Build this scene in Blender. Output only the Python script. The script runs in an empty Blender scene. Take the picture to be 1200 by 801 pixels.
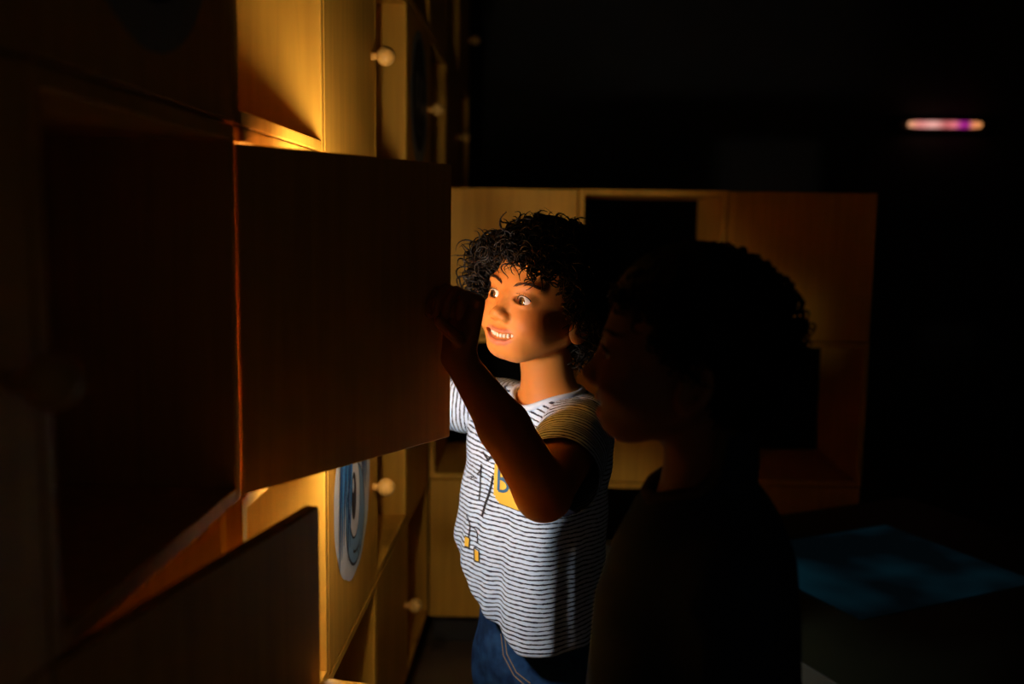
import bpy, bmesh, math, random
import numpy as np
from mathutils import Vector, Matrix
from mathutils.bvhtree import BVHTree

random.seed(7)
RNG = np.random.default_rng(7)
SC = bpy.context.scene
COL = SC.collection
PI = math.pi

# ------------------------------------------------------------------ camera, world, exposure
CAM = Vector((0.3347, 0.0, 1.20))
cam_r = Vector((0.99902289, 0.0416832, 0.01468964))
cam_u = Vector((-0.01963764, 0.1208979, 0.99247069))
cam_f = Vector((-0.03959341, 0.9917894, -0.12159833))
cd = bpy.data.cameras.new('camera')
cam = bpy.data.objects.new('camera', cd)
COL.objects.link(cam)
m = Matrix((cam_r, cam_u, -cam_f)).transposed().to_4x4()
m.translation = CAM
cam.matrix_world = m
cd.sensor_width = 36.0
cd.lens = 1114.37 * 36 / 1200
cd.clip_start = 0.02
cd.dof.use_dof = True
cd.dof.focus_distance = 1.40
cd.dof.aperture_fstop = 2.2
SC.camera = cam

w = bpy.data.worlds.new('world')
SC.world = w
w.use_nodes = True
w.node_tree.nodes['Background'].inputs['Color'].default_value = (1.0, 0.86, 0.72, 1)
w.node_tree.nodes['Background'].inputs['Strength'].default_value = 0.012
SC.view_settings.view_transform = 'Standard'
SC.view_settings.look = 'None'
SC.view_settings.exposure = -0.15
SC.view_settings.gamma = 1.0
SC.view_settings.use_curve_mapping = False
LAMP_POS = Vector((-0.006, 1.165, 0.970))
LAMP_R = 0.034
LAMP_E = 215.0
FILL_E = 175.0

# ------------------------------------------------------------------ helpers
def tag(o, label=None, cat=None, group=None, kind=None):
    if label: o['label'] = label
    if cat: o['category'] = cat
    if group: o['group'] = group
    if kind: o['kind'] = kind
    return o

def empty(name, loc, rz=0.0, label=None, cat=None, group=None):
    o = bpy.data.objects.new(name, None)
    o.empty_display_size = 0.05
    COL.objects.link(o)
    o.location = loc
    o.rotation_euler = (0, 0, rz)
    return tag(o, label, cat, group)

def link(name, me, mat=None, parent=None):
    o = bpy.data.objects.new(name, me)
    COL.objects.link(o)
    if mat is not None and not me.materials:
        for k in (mat if isinstance(mat, (list, tuple)) else [mat]):
            me.materials.append(k)
    if parent is not None:
        o.parent = parent
    return o

def mesh_np(name, V, F, smooth=True, normals=None):
    """V (n,3) array, F list of tuples or (m,k) array"""
    me = bpy.data.meshes.new(name)
    V = np.asarray(V, dtype=np.float32)
    if isinstance(F, np.ndarray):
        k = F.shape[1]
        me.vertices.add(len(V)); me.vertices.foreach_set('co', V.ravel())
        me.loops.add(F.size); me.loops.foreach_set('vertex_index', F.astype(np.int32).ravel())
        me.polygons.add(len(F))
        me.polygons.foreach_set('loop_start', np.arange(0, F.size, k, dtype=np.int32))
        me.polygons.foreach_set('loop_total', np.full(len(F), k, dtype=np.int32))
        me.update(calc_edges=True)
    else:
        me.from_pydata([tuple(map(float, v)) for v in V], [], F)
        me.update()
    me.validate()
    if smooth:
        me.polygons.foreach_set('use_smooth', np.ones(len(me.polygons), dtype=bool))
    return me

def box_mesh(name, lo, hi, bev=0.0012):
    bm = bmesh.new()
    bmesh.ops.create_cube(bm, size=1.0)
    lo = Vector(lo); hi = Vector(hi)
    for v in bm.verts:
        v.co = Vector([lo[i] + (v.co[i] + .5) * (hi[i] - lo[i]) for i in range(3)])
    if bev > 0:
        bmesh.ops.bevel(bm, geom=list(bm.edges), offset=bev, segments=1, affect='EDGES', profile=0.5)
    bmesh.ops.recalc_face_normals(bm, faces=bm.faces)
    me = bpy.data.meshes.new(name)
    bm.to_mesh(me); bm.free()
    return me

def lathe_mesh(name, prof, n=24, axis='y'):
    """prof: list of (r, h) ; axis direction h along -y (out of a door front) or z"""
    V = []; F = []
    for (r, h) in prof:
        for i in range(n):
            a = 2 * PI * i / n
            if axis == 'y':
                V.append((r * math.cos(a), -h, r * math.sin(a)))
            else:
                V.append((r * math.cos(a), r * math.sin(a), h))
    for j in range(len(prof) - 1):
        for i in range(n):
            a = j * n + i; b = j * n + (i + 1) % n
            F.append((a, b, b + n, a + n))
    F.append(tuple(range(n))[::-1])
    F.append(tuple(range((len(prof) - 1) * n, len(prof) * n)))
    me = mesh_np(name, V, F)
    bm = bmesh.new(); bm.from_mesh(me)
    bmesh.ops.recalc_face_normals(bm, faces=bm.faces)
    bm.to_mesh(me); bm.free()
    return me

def tube_np(P, r, sides=5, cap=True):
    """P (n,3), r scalar or (n,) -> V, quads list (array) ; simple parallel frame"""
    P = np.asarray(P, float); n = len(P)
    r = np.full(n, r) if np.isscalar(r) else np.asarray(r, float)
    T = np.gradient(P, axis=0); T /= np.linalg.norm(T, axis=1)[:, None] + 1e-12
    ref = np.array([0.31, 0.17, 0.93]) if abs(T[0, 2]) < .8 else np.array([0.9, 0.3, 0.1])
    N = np.zeros_like(P); u = np.cross(T[0], ref); u /= np.linalg.norm(u)
    for i in range(n):
        u = u - T[i] * (u @ T[i]); u /= np.linalg.norm(u) + 1e-12
        N[i] = u
    B = np.cross(T, N)
    ang = np.arange(sides) * 2 * PI / sides
    V = P[:, None, :] + r[:, None, None] * (np.cos(ang)[None, :, None] * N[:, None, :] + np.sin(ang)[None, :, None] * B[:, None, :])
    V = V.reshape(-1, 3)
    i = np.arange(n - 1)[:, None] * sides; j = np.arange(sides)[None, :]; j2 = (j + 1) % sides
    F = np.stack([i + j, i + j2, i + sides + j2, i + sides + j], -1).reshape(-1, 4)
    return V, F

def tubes_mesh(name, tubes):
    Vs = []; Fs = []; o = 0
    for V, F in tubes:
        Vs.append(V); Fs.append(F + o); o += len(V)
    return mesh_np(name, np.concatenate(Vs), np.concatenate(Fs))

# ------------------------------------------------------------------ signed-distance surfaces (one continuous mesh per body)
def smin(a, b, k):
    if k <= 0: return np.minimum(a, b)
    h = np.clip(.5 + .5 * (b - a) / k, 0, 1)
    return b + (a - b) * h - k * h * (1 - h)
def smax(a, b, k): return -smin(-a, -b, k)
def ell(P, c, r):
    r = np.asarray(r, float); q = (P - np.asarray(c)) / r
    k0 = np.sqrt((q * q).sum(1)) + 1e-9
    g = (P - np.asarray(c)) / (r * r)
    k1 = np.sqrt((g * g).sum(1)) + 1e-9
    return k0 * (k0 - 1) / k1
def sph(P, c, r): return np.sqrt(((P - np.asarray(c)) ** 2).sum(1)) - r
def cone(P, a, b, ra, rb):
    a = np.asarray(a, float); b = np.asarray(b, float); d = b - a
    t = np.clip(((P - a) @ d) / (d @ d), 0, 1)
    return np.sqrt(((P - a - t[:, None] * d) ** 2).sum(1)) - (ra + (rb - ra) * t)
def chain(P, pts, rad, k=0.0):
    out = None
    for i in range(len(pts) - 1):
        d = cone(P, pts[i], pts[i + 1], rad[i], rad[i + 1])
        out = d if out is None else smin(out, d, k)
    return out

def surface_nets(fn, lo, hi, h, margin=2.6, B=8, project=2):
    lo = np.asarray(lo, float); hi = np.asarray(hi, float)
    nb = np.ceil((hi - lo) / (h * B)).astype(int)
    bi = np.stack(np.meshgrid(*[np.arange(k) for k in nb], indexing='ij'), -1).reshape(-1, 3)
    ctr = lo + (bi + .5) * B * h
    d = fn(ctr)
    bi = bi[np.abs(d) < h * B * .87 * margin * .7]
    N = nb * B + 1
    lid = lambda I: (I[..., 0] * (N[1] + 1) + I[..., 1]) * (N[2] + 1) + I[..., 2]
    g = np.stack(np.meshgrid(*[np.arange(B + 1)] * 3, indexing='ij'), -1)      # B+1 cube
    cell_keys = []; cell_pos = []; edges = []
    corners = np.array([[i, j, k] for i in (0, 1) for j in (0, 1) for k in (0, 1)])
    epairs = [(a, b) for a in range(8) for b in range(a + 1, 8) if np.abs(corners[a] - corners[b]).sum() == 1]
    CH = 400
    for s in range(0, len(bi), CH):
        bb = bi[s:s + CH]
        G = bb[:, None, None, None, :] * B + g[None]
        D = fn((lo + G.reshape(-1, 3) * h)).reshape(G.shape[:-1])
        vals = [D[:, c[0]:B + c[0], c[1]:B + c[1], c[2]:B + c[2]] for c in corners]
        S = sum((v < 0).astype(int) for v in vals)
        act = (S > 0) & (S < 8)
        if not act.any(): continue
        I = G[:, :B, :B, :B][act]
        v = np.stack([x[act] for x in vals], -1)
        acc = np.zeros((len(I), 3)); cnt = np.zeros(len(I))
        for a, b in epairs:
            cr = (v[:, a] < 0) != (v[:, b] < 0)
            t = v[:, a] / np.where(cr, v[:, a] - v[:, b], 1)
            p = corners[a] + t[:, None] * (corners[b] - corners[a])
            acc += np.where(cr[:, None], p, 0); cnt += cr
        cell_keys.append(lid(I)); cell_pos.append(lo + (I + acc / cnt[:, None]) * h)
        for ax in range(3):                                                   # crossing edges starting at the cell origin
            cidx = [4, 2, 1][ax]
            cr = (v[:, 0] < 0) != (v[:, cidx] < 0)
            edges.append((ax, I[cr], v[cr, 0] < 0))
    keys = np.concatenate(cell_keys); pos = np.concatenate(cell_pos)
    o = np.argsort(keys); keys = keys[o]; pos = pos[o]
    quads = []
    for ax, I, inside in edges:
        if not len(I): continue
        u = np.zeros(3, int); u[(ax + 1) % 3] = 1
        w_ = np.zeros(3, int); w_[(ax + 2) % 3] = 1
        c4 = [lid(I), lid(I - u), lid(I - u - w_), lid(I - w_)]
        ok = np.ones(len(I), bool); idx = []
        for c in c4:
            p = np.clip(np.searchsorted(keys, c), 0, len(keys) - 1)
            ok &= keys[p] == c; idx.append(p)
        q = np.stack(idx, -1)
        q[~inside] = q[~inside][:, ::-1]
        quads.append(q[ok])
    Q = np.concatenate(quads)
    for _ in range(project):
        d = fn(pos); e = h * .25
        gr = np.stack([fn(pos + np.eye(3)[i] * e) - fn(pos - np.eye(3)[i] * e) for i in range(3)], -1) / (2 * e)
        st = -(d / np.maximum((gr * gr).sum(1), .2))[:, None] * gr
        L = np.linalg.norm(st, axis=1); st *= np.minimum(1, .6 * h / np.maximum(L, 1e-9))[:, None]
        pos = pos + st
    return pos, Q

def float_attr(me, name, arr):
    a = me.attributes.new(name, 'FLOAT', 'POINT')
    a.data.foreach_set('value', np.asarray(arr, dtype=np.float32))
def color_attr(me, name, rgb):
    a = me.color_attributes.new(name, 'FLOAT_COLOR', 'POINT')
    c = np.ones((len(rgb), 4), dtype=np.float32); c[:, :3] = rgb
    a.data.foreach_set('color', c.ravel())

def sstep(a, b, x):
    t = np.clip((x - a) / (b - a), 0, 1); return t * t * (3 - 2 * t)

# ------------------------------------------------------------------ materials
def mat(name, color=(.5, .5, .5), rough=.5, spec=.5, **kw):
    m_ = bpy.data.materials.new(name); m_.use_nodes = True
    b = m_.node_tree.nodes['Principled BSDF']
    b.inputs['Base Color'].default_value = (*color, 1)
    b.inputs['Roughness'].default_value = rough
    b.inputs['Specular IOR Level'].default_value = spec
    for k, v in kw.items(): b.inputs[k].default_value = v
    return m_
def nd(nt, t, **kw):
    n = nt.nodes.new(t)
    for k, v in kw.items(): setattr(n, k, v)
    return n

def wood_mat(name, c1, c2, grain_axis='Z', rough=.58):
    m_ = mat(name, c1, rough, .2); nt = m_.node_tree; b = nt.nodes['Principled BSDF']
    tc = nd(nt, 'ShaderNodeTexCoord'); mp = nd(nt, 'ShaderNodeMapping')
    mp.inputs['Scale'].default_value = (60, 60, 3.5) if grain_axis == 'Z' else (3.5, 60, 60)
    n1 = nd(nt, 'ShaderNodeTexNoise'); n1.inputs['Scale'].default_value = 1.0; n1.inputs['Detail'].default_value = 6
    n1.inputs['Distortion'].default_value = .6
    mp2 = nd(nt, 'ShaderNodeMapping'); mp2.inputs['Scale'].default_value = (9, 9, 1.6) if grain_axis == 'Z' else (1.6, 9, 9)
    n2 = nd(nt, 'ShaderNodeTexNoise'); n2.inputs['Scale'].default_value = 1.0; n2.inputs['Detail'].default_value = 3
    mx = nd(nt, 'ShaderNodeMath', operation='MULTIPLY_ADD'); mx.inputs[1].default_value = .55
    mx2 = nd(nt, 'ShaderNodeMath', operation='MULTIPLY'); mx2.inputs[1].default_value = .45
    cr = nd(nt, 'ShaderNodeValToRGB')
    cr.color_ramp.elements[0].position = .36; cr.color_ramp.elements[0].color = (*c2, 1)
    cr.color_ramp.elements[1].position = .62; cr.color_ramp.elements[1].color = (*c1, 1)
    L = nt.links.new
    L(tc.outputs['Object'], mp.inputs[0]); L(mp.outputs[0], n1.inputs[0])
    L(tc.outputs['Object'], mp2.inputs[0]); L(mp2.outputs[0], n2.inputs[0])
    L(n2.outputs['Fac'], mx2.inputs[0]); L(n1.outputs['Fac'], mx.inputs[0]); L(mx2.outputs[0], mx.inputs[2])
    L(mx.outputs[0], cr.inputs[0]); L(cr.outputs[0], b.inputs['Base Color'])
    bp = nd(nt, 'ShaderNodeBump'); bp.inputs['Strength'].default_value = .06; bp.inputs['Distance'].default_value = .002
    L(n1.outputs['Fac'], bp.inputs['Height']); L(bp.outputs[0], b.inputs['Normal'])
    return m_

M = {}
M['wood'] = wood_mat('birch_panel', (.80, .405, .046), (.65, .315, .033))
M['reflector'] = mat('added_white_reflector', (.84, .82, .78), .45, .4)
M['knob'] = wood_mat('turned_knob', (.72, .38, .085), (.62, .32, .065), rough=.45)
M['floor'] = mat('floor_vinyl', (.10, .065, .035), .5)
M['wall'] = mat('dark_wall', (.08, .076, .066), .9, .1)
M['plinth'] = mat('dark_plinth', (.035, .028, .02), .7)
M['ceiling'] = mat('dark_ceiling', (.10, .095, .085), .95, .1)
M['black'] = mat('black_metal', (.012, .012, .012), .5)
M['hair'] = mat('dark_hair', (.006, .004, .003), .5, .2)
M['brow'] = mat('brown_brow', (.045, .018, .008), .6, .2)
M['tooth'] = mat('tooth', (.60, .53, .42), .3)
M['jeans_stitch'] = mat('tan_stitch', (.35, .24, .13), .8)
M['ink'] = mat('print_black', (.012, .012, .02), .7)
M['yellow'] = mat('print_yellow', (.78, .50, .05), .7)
M['blue'] = mat('print_blue', (.03, .12, .24), .7)
M['red'] = mat('print_orange_red', (.72, .12, .02), .7)
M['collar'] = mat('shirt_collar', (.60, .74, .92), .85, .15)
M['dec_white'] = mat('decal_white', (.72, .74, .70), .5)
M['dec_dblue'] = mat('decal_dark_blue', (.01, .09, .26), .5)
M['dec_mblue'] = mat('decal_mid_blue', (.05, .26, .52), .5)
M['dec_lblue'] = mat('decal_light_blue', (.22, .42, .58), .5)
M['dec_ink'] = mat('decal_ink', (.006, .008, .014), .5)
M['dec_grey'] = mat('decal_grey', (.30, .31, .29), .5)
M['dec_dark'] = mat('decal_dark', (.035, .032, .03), .5)
M['shoe'] = mat('shoe_canvas', (.06, .07, .09), .8)
M['sole'] = mat('shoe_sole', (.5, .48, .44), .7)

def skin_mat(name, base, lip):
    m_ = mat(name, base, .56, .3); nt = m_.node_tree; b = nt.nodes['Principled BSDF']
    at_ = nd(nt, 'ShaderNodeVertexColor'); at_.layer_name = 'tone'
    n = nd(nt, 'ShaderNodeTexNoise'); n.inputs['Scale'].default_value = 160; n.inputs['Detail'].default_value = 4
    bp = nd(nt, 'ShaderNodeBump'); bp.inputs['Strength'].default_value = .05; bp.inputs['Distance'].default_value = .001
    nt.links.new(at_.outputs['Color'], b.inputs['Base Color'])
    nt.links.new(n.outputs['Fac'], bp.inputs['Height']); nt.links.new(bp.outputs[0], b.inputs['Normal'])
    b.inputs['Subsurface Weight'].default_value = .22
    b.inputs['Subsurface Radius'].default_value = (.012, .005, .002)
    b.inputs['Subsurface Scale'].default_value = .5
    return m_
SKIN = (.53, .198, .040); LIP = (.48, .15, .070)
M['skin'] = skin_mat('warm_brown_skin', SKIN, LIP)

def stripe_mat(name, base, line, pitch):
    m_ = mat(name, base, .85, .15); nt = m_.node_tree; b = nt.nodes['Principled BSDF']; L = nt.links.new
    at_ = nd(nt, 'ShaderNodeAttribute'); at_.attribute_name = 'stripe'
    tc = nd(nt, 'ShaderNodeTexCoord')
    n = nd(nt, 'ShaderNodeTexNoise'); n.inputs['Scale'].default_value = 28; n.inputs['Detail'].default_value = 3
    n2 = nd(nt, 'ShaderNodeTexNoise'); n2.inputs['Scale'].default_value = 120; n2.inputs['Detail'].default_value = 2
    L(tc.outputs['Object'], n.inputs[0]); L(tc.outputs['Object'], n2.inputs[0])
    dv = nd(nt, 'ShaderNodeMath', operation='DIVIDE'); dv.inputs[1].default_value = pitch
    L(at_.outputs['Fac'], dv.inputs[0])
    ad = nd(nt, 'ShaderNodeMath', operation='MULTIPLY_ADD'); ad.inputs[1].default_value = .9
    L(n.outputs['Fac'], ad.inputs[0]); L(dv.outputs[0], ad.inputs[2])
    fr = nd(nt, 'ShaderNodeMath', operation='FRACT'); L(ad.outputs[0], fr.inputs[0])
    sb = nd(nt, 'ShaderNodeMath', operation='SUBTRACT'); sb.inputs[1].default_value = .5; L(fr.outputs[0], sb.inputs[0])
    ab = nd(nt, 'ShaderNodeMath', operation='ABSOLUTE'); L(sb.outputs[0], ab.inputs[0])
    wd = nd(nt, 'ShaderNodeMath', operation='MULTIPLY_ADD'); wd.inputs[1].default_value = .32; wd.inputs[2].default_value = .0
    L(n2.outputs['Fac'], wd.inputs[0])
    lt = nd(nt, 'ShaderNodeMath', operation='LESS_THAN'); L(ab.outputs[0], lt.inputs[0]); L(wd.outputs[0], lt.inputs[1])
    mx = nd(nt, 'ShaderNodeMix', data_type='RGBA')
    mx.inputs['A'].default_value = (*base, 1); mx.inputs['B'].default_value = (*line, 1)
    L(lt.outputs[0], mx.inputs['Factor']); L(mx.outputs['Result'], b.inputs['Base Color'])
    return m_
M['stripe'] = stripe_mat('striped_jersey', (.59, .76, .98), (.022, .026, .05), .0072)
M['navy'] = mat('navy_jersey', (.03, .04, .065), .9, .1)
M['olive'] = mat('olive_trim', (.10, .065, .03), .85, .15)

def denim_mat():
    m_ = mat('blue_denim', (.02, .06, .16), .85, .15); nt = m_.node_tree; b = nt.nodes['Principled BSDF']
    tc = nd(nt, 'ShaderNodeTexCoord'); n = nd(nt, 'ShaderNodeTexNoise'); n.inputs['Scale'].default_value = 40; n.inputs['Detail'].default_value = 8
    cr = nd(nt, 'ShaderNodeValToRGB')
    cr.color_ramp.elements[0].position = .35; cr.color_ramp.elements[0].color = (.006, .022, .075, 1)
    cr.color_ramp.elements[1].position = .7; cr.color_ramp.elements[1].color = (.02, .075, .20, 1)
    nt.links.new(tc.outputs['Object'], n.inputs[0]); nt.links.new(n.outputs['Fac'], cr.inputs[0]); nt.links.new(cr.outputs[0], b.inputs['Base Color'])
    return m_
M['denim'] = denim_mat()

def emit_mat(name, color, s):
    m_ = bpy.data.materials.new(name); m_.use_nodes = True; nt = m_.node_tree
    nt.nodes.remove(nt.nodes['Principled BSDF'])
    e = nd(nt, 'ShaderNodeEmission'); e.inputs['Color'].default_value = (*color, 1); e.inputs['Strength'].default_value = s
    nt.links.new(e.outputs[0], nt.nodes['Material Output'].inputs[0])
    return m_
M['fill_bar'] = emit_mat('added_fill_glow', (1.0, .86, .62), FILL_E)  # glow of the added fill that imitates light bounced off the door
M['globe'] = emit_mat('lamp_globe', (1.0, .94, .87), LAMP_E)

# ------------------------------------------------------------------ room shell
def structure(name, lo, hi, m_):
    return tag(link(name, box_mesh(name, lo, hi, 0), m_), kind='structure')
structure('floor', (-.62, -.6, -.10), (3.6, 5.3, 0), M['floor'])
structure('wall_left', (-.62, -.6, 0), (-.47, 5.2, 3.0), M['wall'])
structure('wall_back', (-.62, 5.2, 0), (3.6, 5.35, 3.0), M['wall'])
structure('wall_right', (3.45, -.6, 0), (3.6, 5.2, 3.0), M['wall'])
structure('ceiling', (-.62, -.6, 3.0), (3.6, 5.35, 3.1), M['ceiling'])

# ------------------------------------------------------------------ cube cabinets
CW, CH, CD, TH, GAP = .400, .403, .38, .016, .0008
Y0, ZB = 1.0036, .092            # near edge of column 0, base of the bottom row
def side_me(front): return box_mesh('side_panel', (GAP, front, GAP), (GAP + TH, CD, CH - GAP))
def _parts(front):
    return {
        'side_a': box_mesh('side_panel', (GAP, front, GAP), (GAP + TH, CD, CH - GAP)),
        'side_b': box_mesh('side_panel', (CW - GAP - TH, front, GAP), (CW - GAP, CD, CH - GAP)),
        'top': box_mesh('top_panel', (GAP + TH + .0002, front, CH - GAP - TH), (CW - GAP - TH - .0002, CD, CH - GAP)),
        'bottom': box_mesh('bottom_panel', (GAP + TH + .0002, front, GAP), (CW - GAP - TH - .0002, CD, GAP + TH)),
        'back': box_mesh('back_panel', (GAP + TH + .0002, CD - .006, GAP + TH + .0002), (CW - GAP - TH - .0002, CD - .0005, CH - GAP - TH - .0002), .0005),
    }
CARC = {'open': _parts(0.0), 'closed': _parts(.0175)}
for d_ in CARC.values():
    for me in d_.values(): me.materials.append(M['wood'])
DOOR_W, DOOR_H = CW - .005, CH - .005
door_me = box_mesh('door', (0, 0, 0), (DOOR_W, TH, DOOR_H), .0014); door_me.materials.append(M['wood'])
door_r_me = box_mesh('door', (-DOOR_W, 0, 0), (0, TH, DOOR_H), .0014); door_r_me.materials.append(M['wood'])
kp = [(.0075, 0), (.0072, .008), (.0085, .012)]
for i in range(13):
    a = -.95 + i * (PI / 2 + .95 - .02) / 12
    kp.append((.0178 * math.cos(a), .026 + .0178 * math.sin(a)))
knob_me = lathe_mesh('knob', kp, 28); knob_me.materials.append(M['knob'])

def cabinet(loc, rz, closed, label, group, ang=0.0, hinge='near', door=None, backed=True):
    t = empty('cube_cabinet', loc, rz, label, 'cabinet', group)
    ps = CARC['closed' if closed else 'open']
    for key, nm in (('side_a', 'side_panel'), ('side_b', 'side_panel'), ('top', 'top_panel'), ('bottom', 'bottom_panel'), ('back', 'back_panel')):
        if backed or key != 'back': link(nm, CARC['open'][key] if (door is not None and key in ('top', 'bottom')) else ps[key], None, t)
    dr = None
    if closed:
        if door is not None:
            dr = link('door', door, None, t); W_, H_ = door['w'], door['h']
        else:
            dr = link('door', door_me if hinge == 'near' else door_r_me, None, t); W_, H_ = DOOR_W, DOOR_H
        dr.location = (.0025 if hinge == 'near' else CW - .0025, 0, .0025)
        dr.rotation_euler = (0, 0, -ang if hinge == 'near' else ang)
        kb = link('knob', knob_me, None, dr)
        kb.location = ((W_ - .030) if hinge == 'near' else -(W_ - .030), 0, H_ * .5)
    return t, dr

ROWN = {2: 'top row', 1: 'row above the open door', 0: 'row of the open door', -1: 'row below the open door', -2: 'bottom row'}
COLN = {-2: 'second column before it', -1: 'column just before it', 0: 'same column as it', 1: 'first column past it', 2: 'second column past it',
        3: 'third column past it', 4: 'fourth column past it', 5: 'fifth column past it', 6: 'sixth column past it'}
open_door_me = box_mesh('door', (0, 0, 0), (.372, TH, .3815), .0014); open_door_me.materials.append(M['wood']); open_door_me['w'] = .372; open_door_me['h'] = .3815
reflector_me = box_mesh('added_reflector', (.004, TH + .0002, .004), (.368, TH + .0016, .3775), 0); reflector_me.materials.append(M['reflector'])  # added unseen white sheet, bounces lamp light onto boy and niches
CUBES = {}
DA = .5547
for c in range(-2, 7):
    for r in range(-2, 3):
        closed = (c + r) % 2 == 0
        if c >= 4 and r <= 0: continue              # behind the free standing back block, never seen
        lab = '%s cube cabinet in the %s, %s' % ('closed' if closed else 'open empty', ROWN[r], COLN[c] if abs(r) < 2 else COLN[c].replace(' it', ' the open door'))
        ang = 0.0; hinge = 'near'; door = None
        if (c, r) == (0, 0):
            ang = DA; door = open_door_me
            lab = 'brightly lit wood cube cabinet whose half open door hides its glowing inside'
        elif (c, r) == (-1, -1):
            ang = math.radians(13); lab = 'wood cube cabinet with dark ajar door, below and before the half open door'
        elif (c, r) == (0, -2):
            ang = math.radians(80); hinge = 'far'; lab = 'bottom wood cube cabinet with door swung wide out, under the bright column'
        elif (c, r) == (3, -1): hinge = 'far'
        elif (c, r) == (1, -1): lab = 'wood cube cabinet with blue one-eyed face decal on its closed door'
        elif (c, r) == (3, 1): lab = 'closed wood cube cabinet with dark round decal, beside the upper lit niches'
        elif (c, r) == (-1, 1): lab = 'dark closed cube cabinet with pale ring decal, above the near black niche'
        elif (c, r) == (1, 1): lab = 'plain closed cube cabinet with ball knob beside the tall bright niche'
        elif (c, r) == (2, 1): lab = 'open empty cube niche lit gold between two knobbed doors in upper row'
        elif (c, r) == (0, 1): lab = 'open empty cube niche glowing bright gold just above the half open door'
        elif (c, r) == (0, -1): lab = 'open empty cube niche glowing gold just under the half open door'
        CUBES[(c, r)] = cabinet((0, Y0 + c * CW, ZB + (r + 2) * CH), PI / 2, closed, lab, 'wall of cube cabinets', ang, hinge, door)
# free standing block at the end of the wall
BX, BY, BYAW = .005, 2.5773, .0208
BCOL = ['column beside the cabinet wall', 'middle column', 'column farthest from the wall']
BROW = {0: 'top', -1: 'middle', -2: 'bottom'}
for c in range(3):
    for r in range(-2, 1):
        closed = (c + r) % 2 == 0
        x = BX + math.cos(BYAW) * c * CW; y = BY + math.sin(BYAW) * c * CW
        lab = '%s cube of the back block, %s row, %s' % ('closed' if closed else 'open', BROW[r], BCOL[c])
        hinge = 'far' if c == 2 else 'near'
        CUBES[('b', c, r)] = cabinet((x, y, ZB + (r + 2) * CH), BYAW, closed, lab, 'back block of cube cabinets', 0, hinge, None, closed)
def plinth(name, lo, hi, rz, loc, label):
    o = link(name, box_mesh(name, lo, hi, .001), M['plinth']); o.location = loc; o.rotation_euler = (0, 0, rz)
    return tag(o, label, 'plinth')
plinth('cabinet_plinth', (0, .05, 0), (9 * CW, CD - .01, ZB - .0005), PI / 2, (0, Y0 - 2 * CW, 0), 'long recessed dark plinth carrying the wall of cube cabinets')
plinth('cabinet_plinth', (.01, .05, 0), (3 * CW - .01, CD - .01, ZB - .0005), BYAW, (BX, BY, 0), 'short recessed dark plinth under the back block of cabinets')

# ------------------------------------------------------------------ decals: flat printed sheets on the doors (sub-parts of the door)
def flat_layers(name, layers, parent, loc):
    """layers: (polygon[(u,v)], material, k) ; sheets stacked .25 mm apart in front (-y) of the door"""
    V = []; F = []; MI = []; mats = []
    for poly, m_, k in layers:
        if m_ not in mats: mats.append(m_)
        b = len(V)
        V += [(u, -.0006 - .00028 * k, v) for u, v in poly]
        cx = sum(p[0] for p in poly) / len(poly)
        F.append(tuple(range(b, b + len(poly)))); MI.append(mats.index(m_))
    me = mesh_np(name, V, F, smooth=False)
    for m_ in mats: me.materials.append(m_)
    me.polygons.foreach_set('material_index', np.array(MI, dtype=np.int32))
    bm = bmesh.new(); bm.from_mesh(me)
    bmesh.ops.triangulate(bm, faces=[f for f in bm.faces if len(f.verts) > 4], ngon_method='EAR_CLIP')
    for f in bm.faces:
        f.normal_update()
        if f.normal.y > 0: f.normal_flip()
    bm.to_mesh(me); bm.free()
    o = link(name, me, None, parent); o.location = loc
    return o
def oval(cx, cy, a, b, n=40, wob=0.0, k=0, rot=0.0):
    P = []
    for i in range(n):
        t = 2 * PI * i / n; s = 1 + wob * math.cos(k * t)
        x = a * s * math.cos(t); y = b * s * math.sin(t)
        P.append((cx + x * math.cos(rot) - y * math.sin(rot), cy + x * math.sin(rot) + y * math.cos(rot)))
    return P
def stroke2d(pts, w0, w1=None):
    """tapering ribbon polygon along pts"""
    w1 = w0 if w1 is None else w1
    n = len(pts); L = []; R_ = []
    for i, (x, y) in enumerate(pts):
        a = pts[max(0, i - 1)]; b = pts[min(n - 1, i + 1)]
        dx, dy = b[0] - a[0], b[1] - a[1]; l = math.hypot(dx, dy) + 1e-9
        ww = (w0 + (w1 - w0) * i / (n - 1)) / 2
        L.append((x - dy / l * ww, y + dx / l * ww)); R_.append((x + dy / l * ww, y - dx / l * ww))
    return L + R_[::-1]
def arc(cx, cy, a, b, t0, t1, n=14):
    return [(cx + a * math.cos(t0 + (t1 - t0) * i / (n - 1)), cy + b * math.sin(t0 + (t1 - t0) * i / (n - 1))) for i in range(n)]
def curve2(p0, p1, p2, n=12):
    return [((1 - t) ** 2 * p0[0] + 2 * t * (1 - t) * p1[0] + t * t * p2[0], (1 - t) ** 2 * p0[1] + 2 * t * (1 - t) * p1[1] + t * t * p2[1]) for t in [i / (n - 1) for i in range(n)]]

D1 = CUBES[(1, -1)][1]
lay = []
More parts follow.
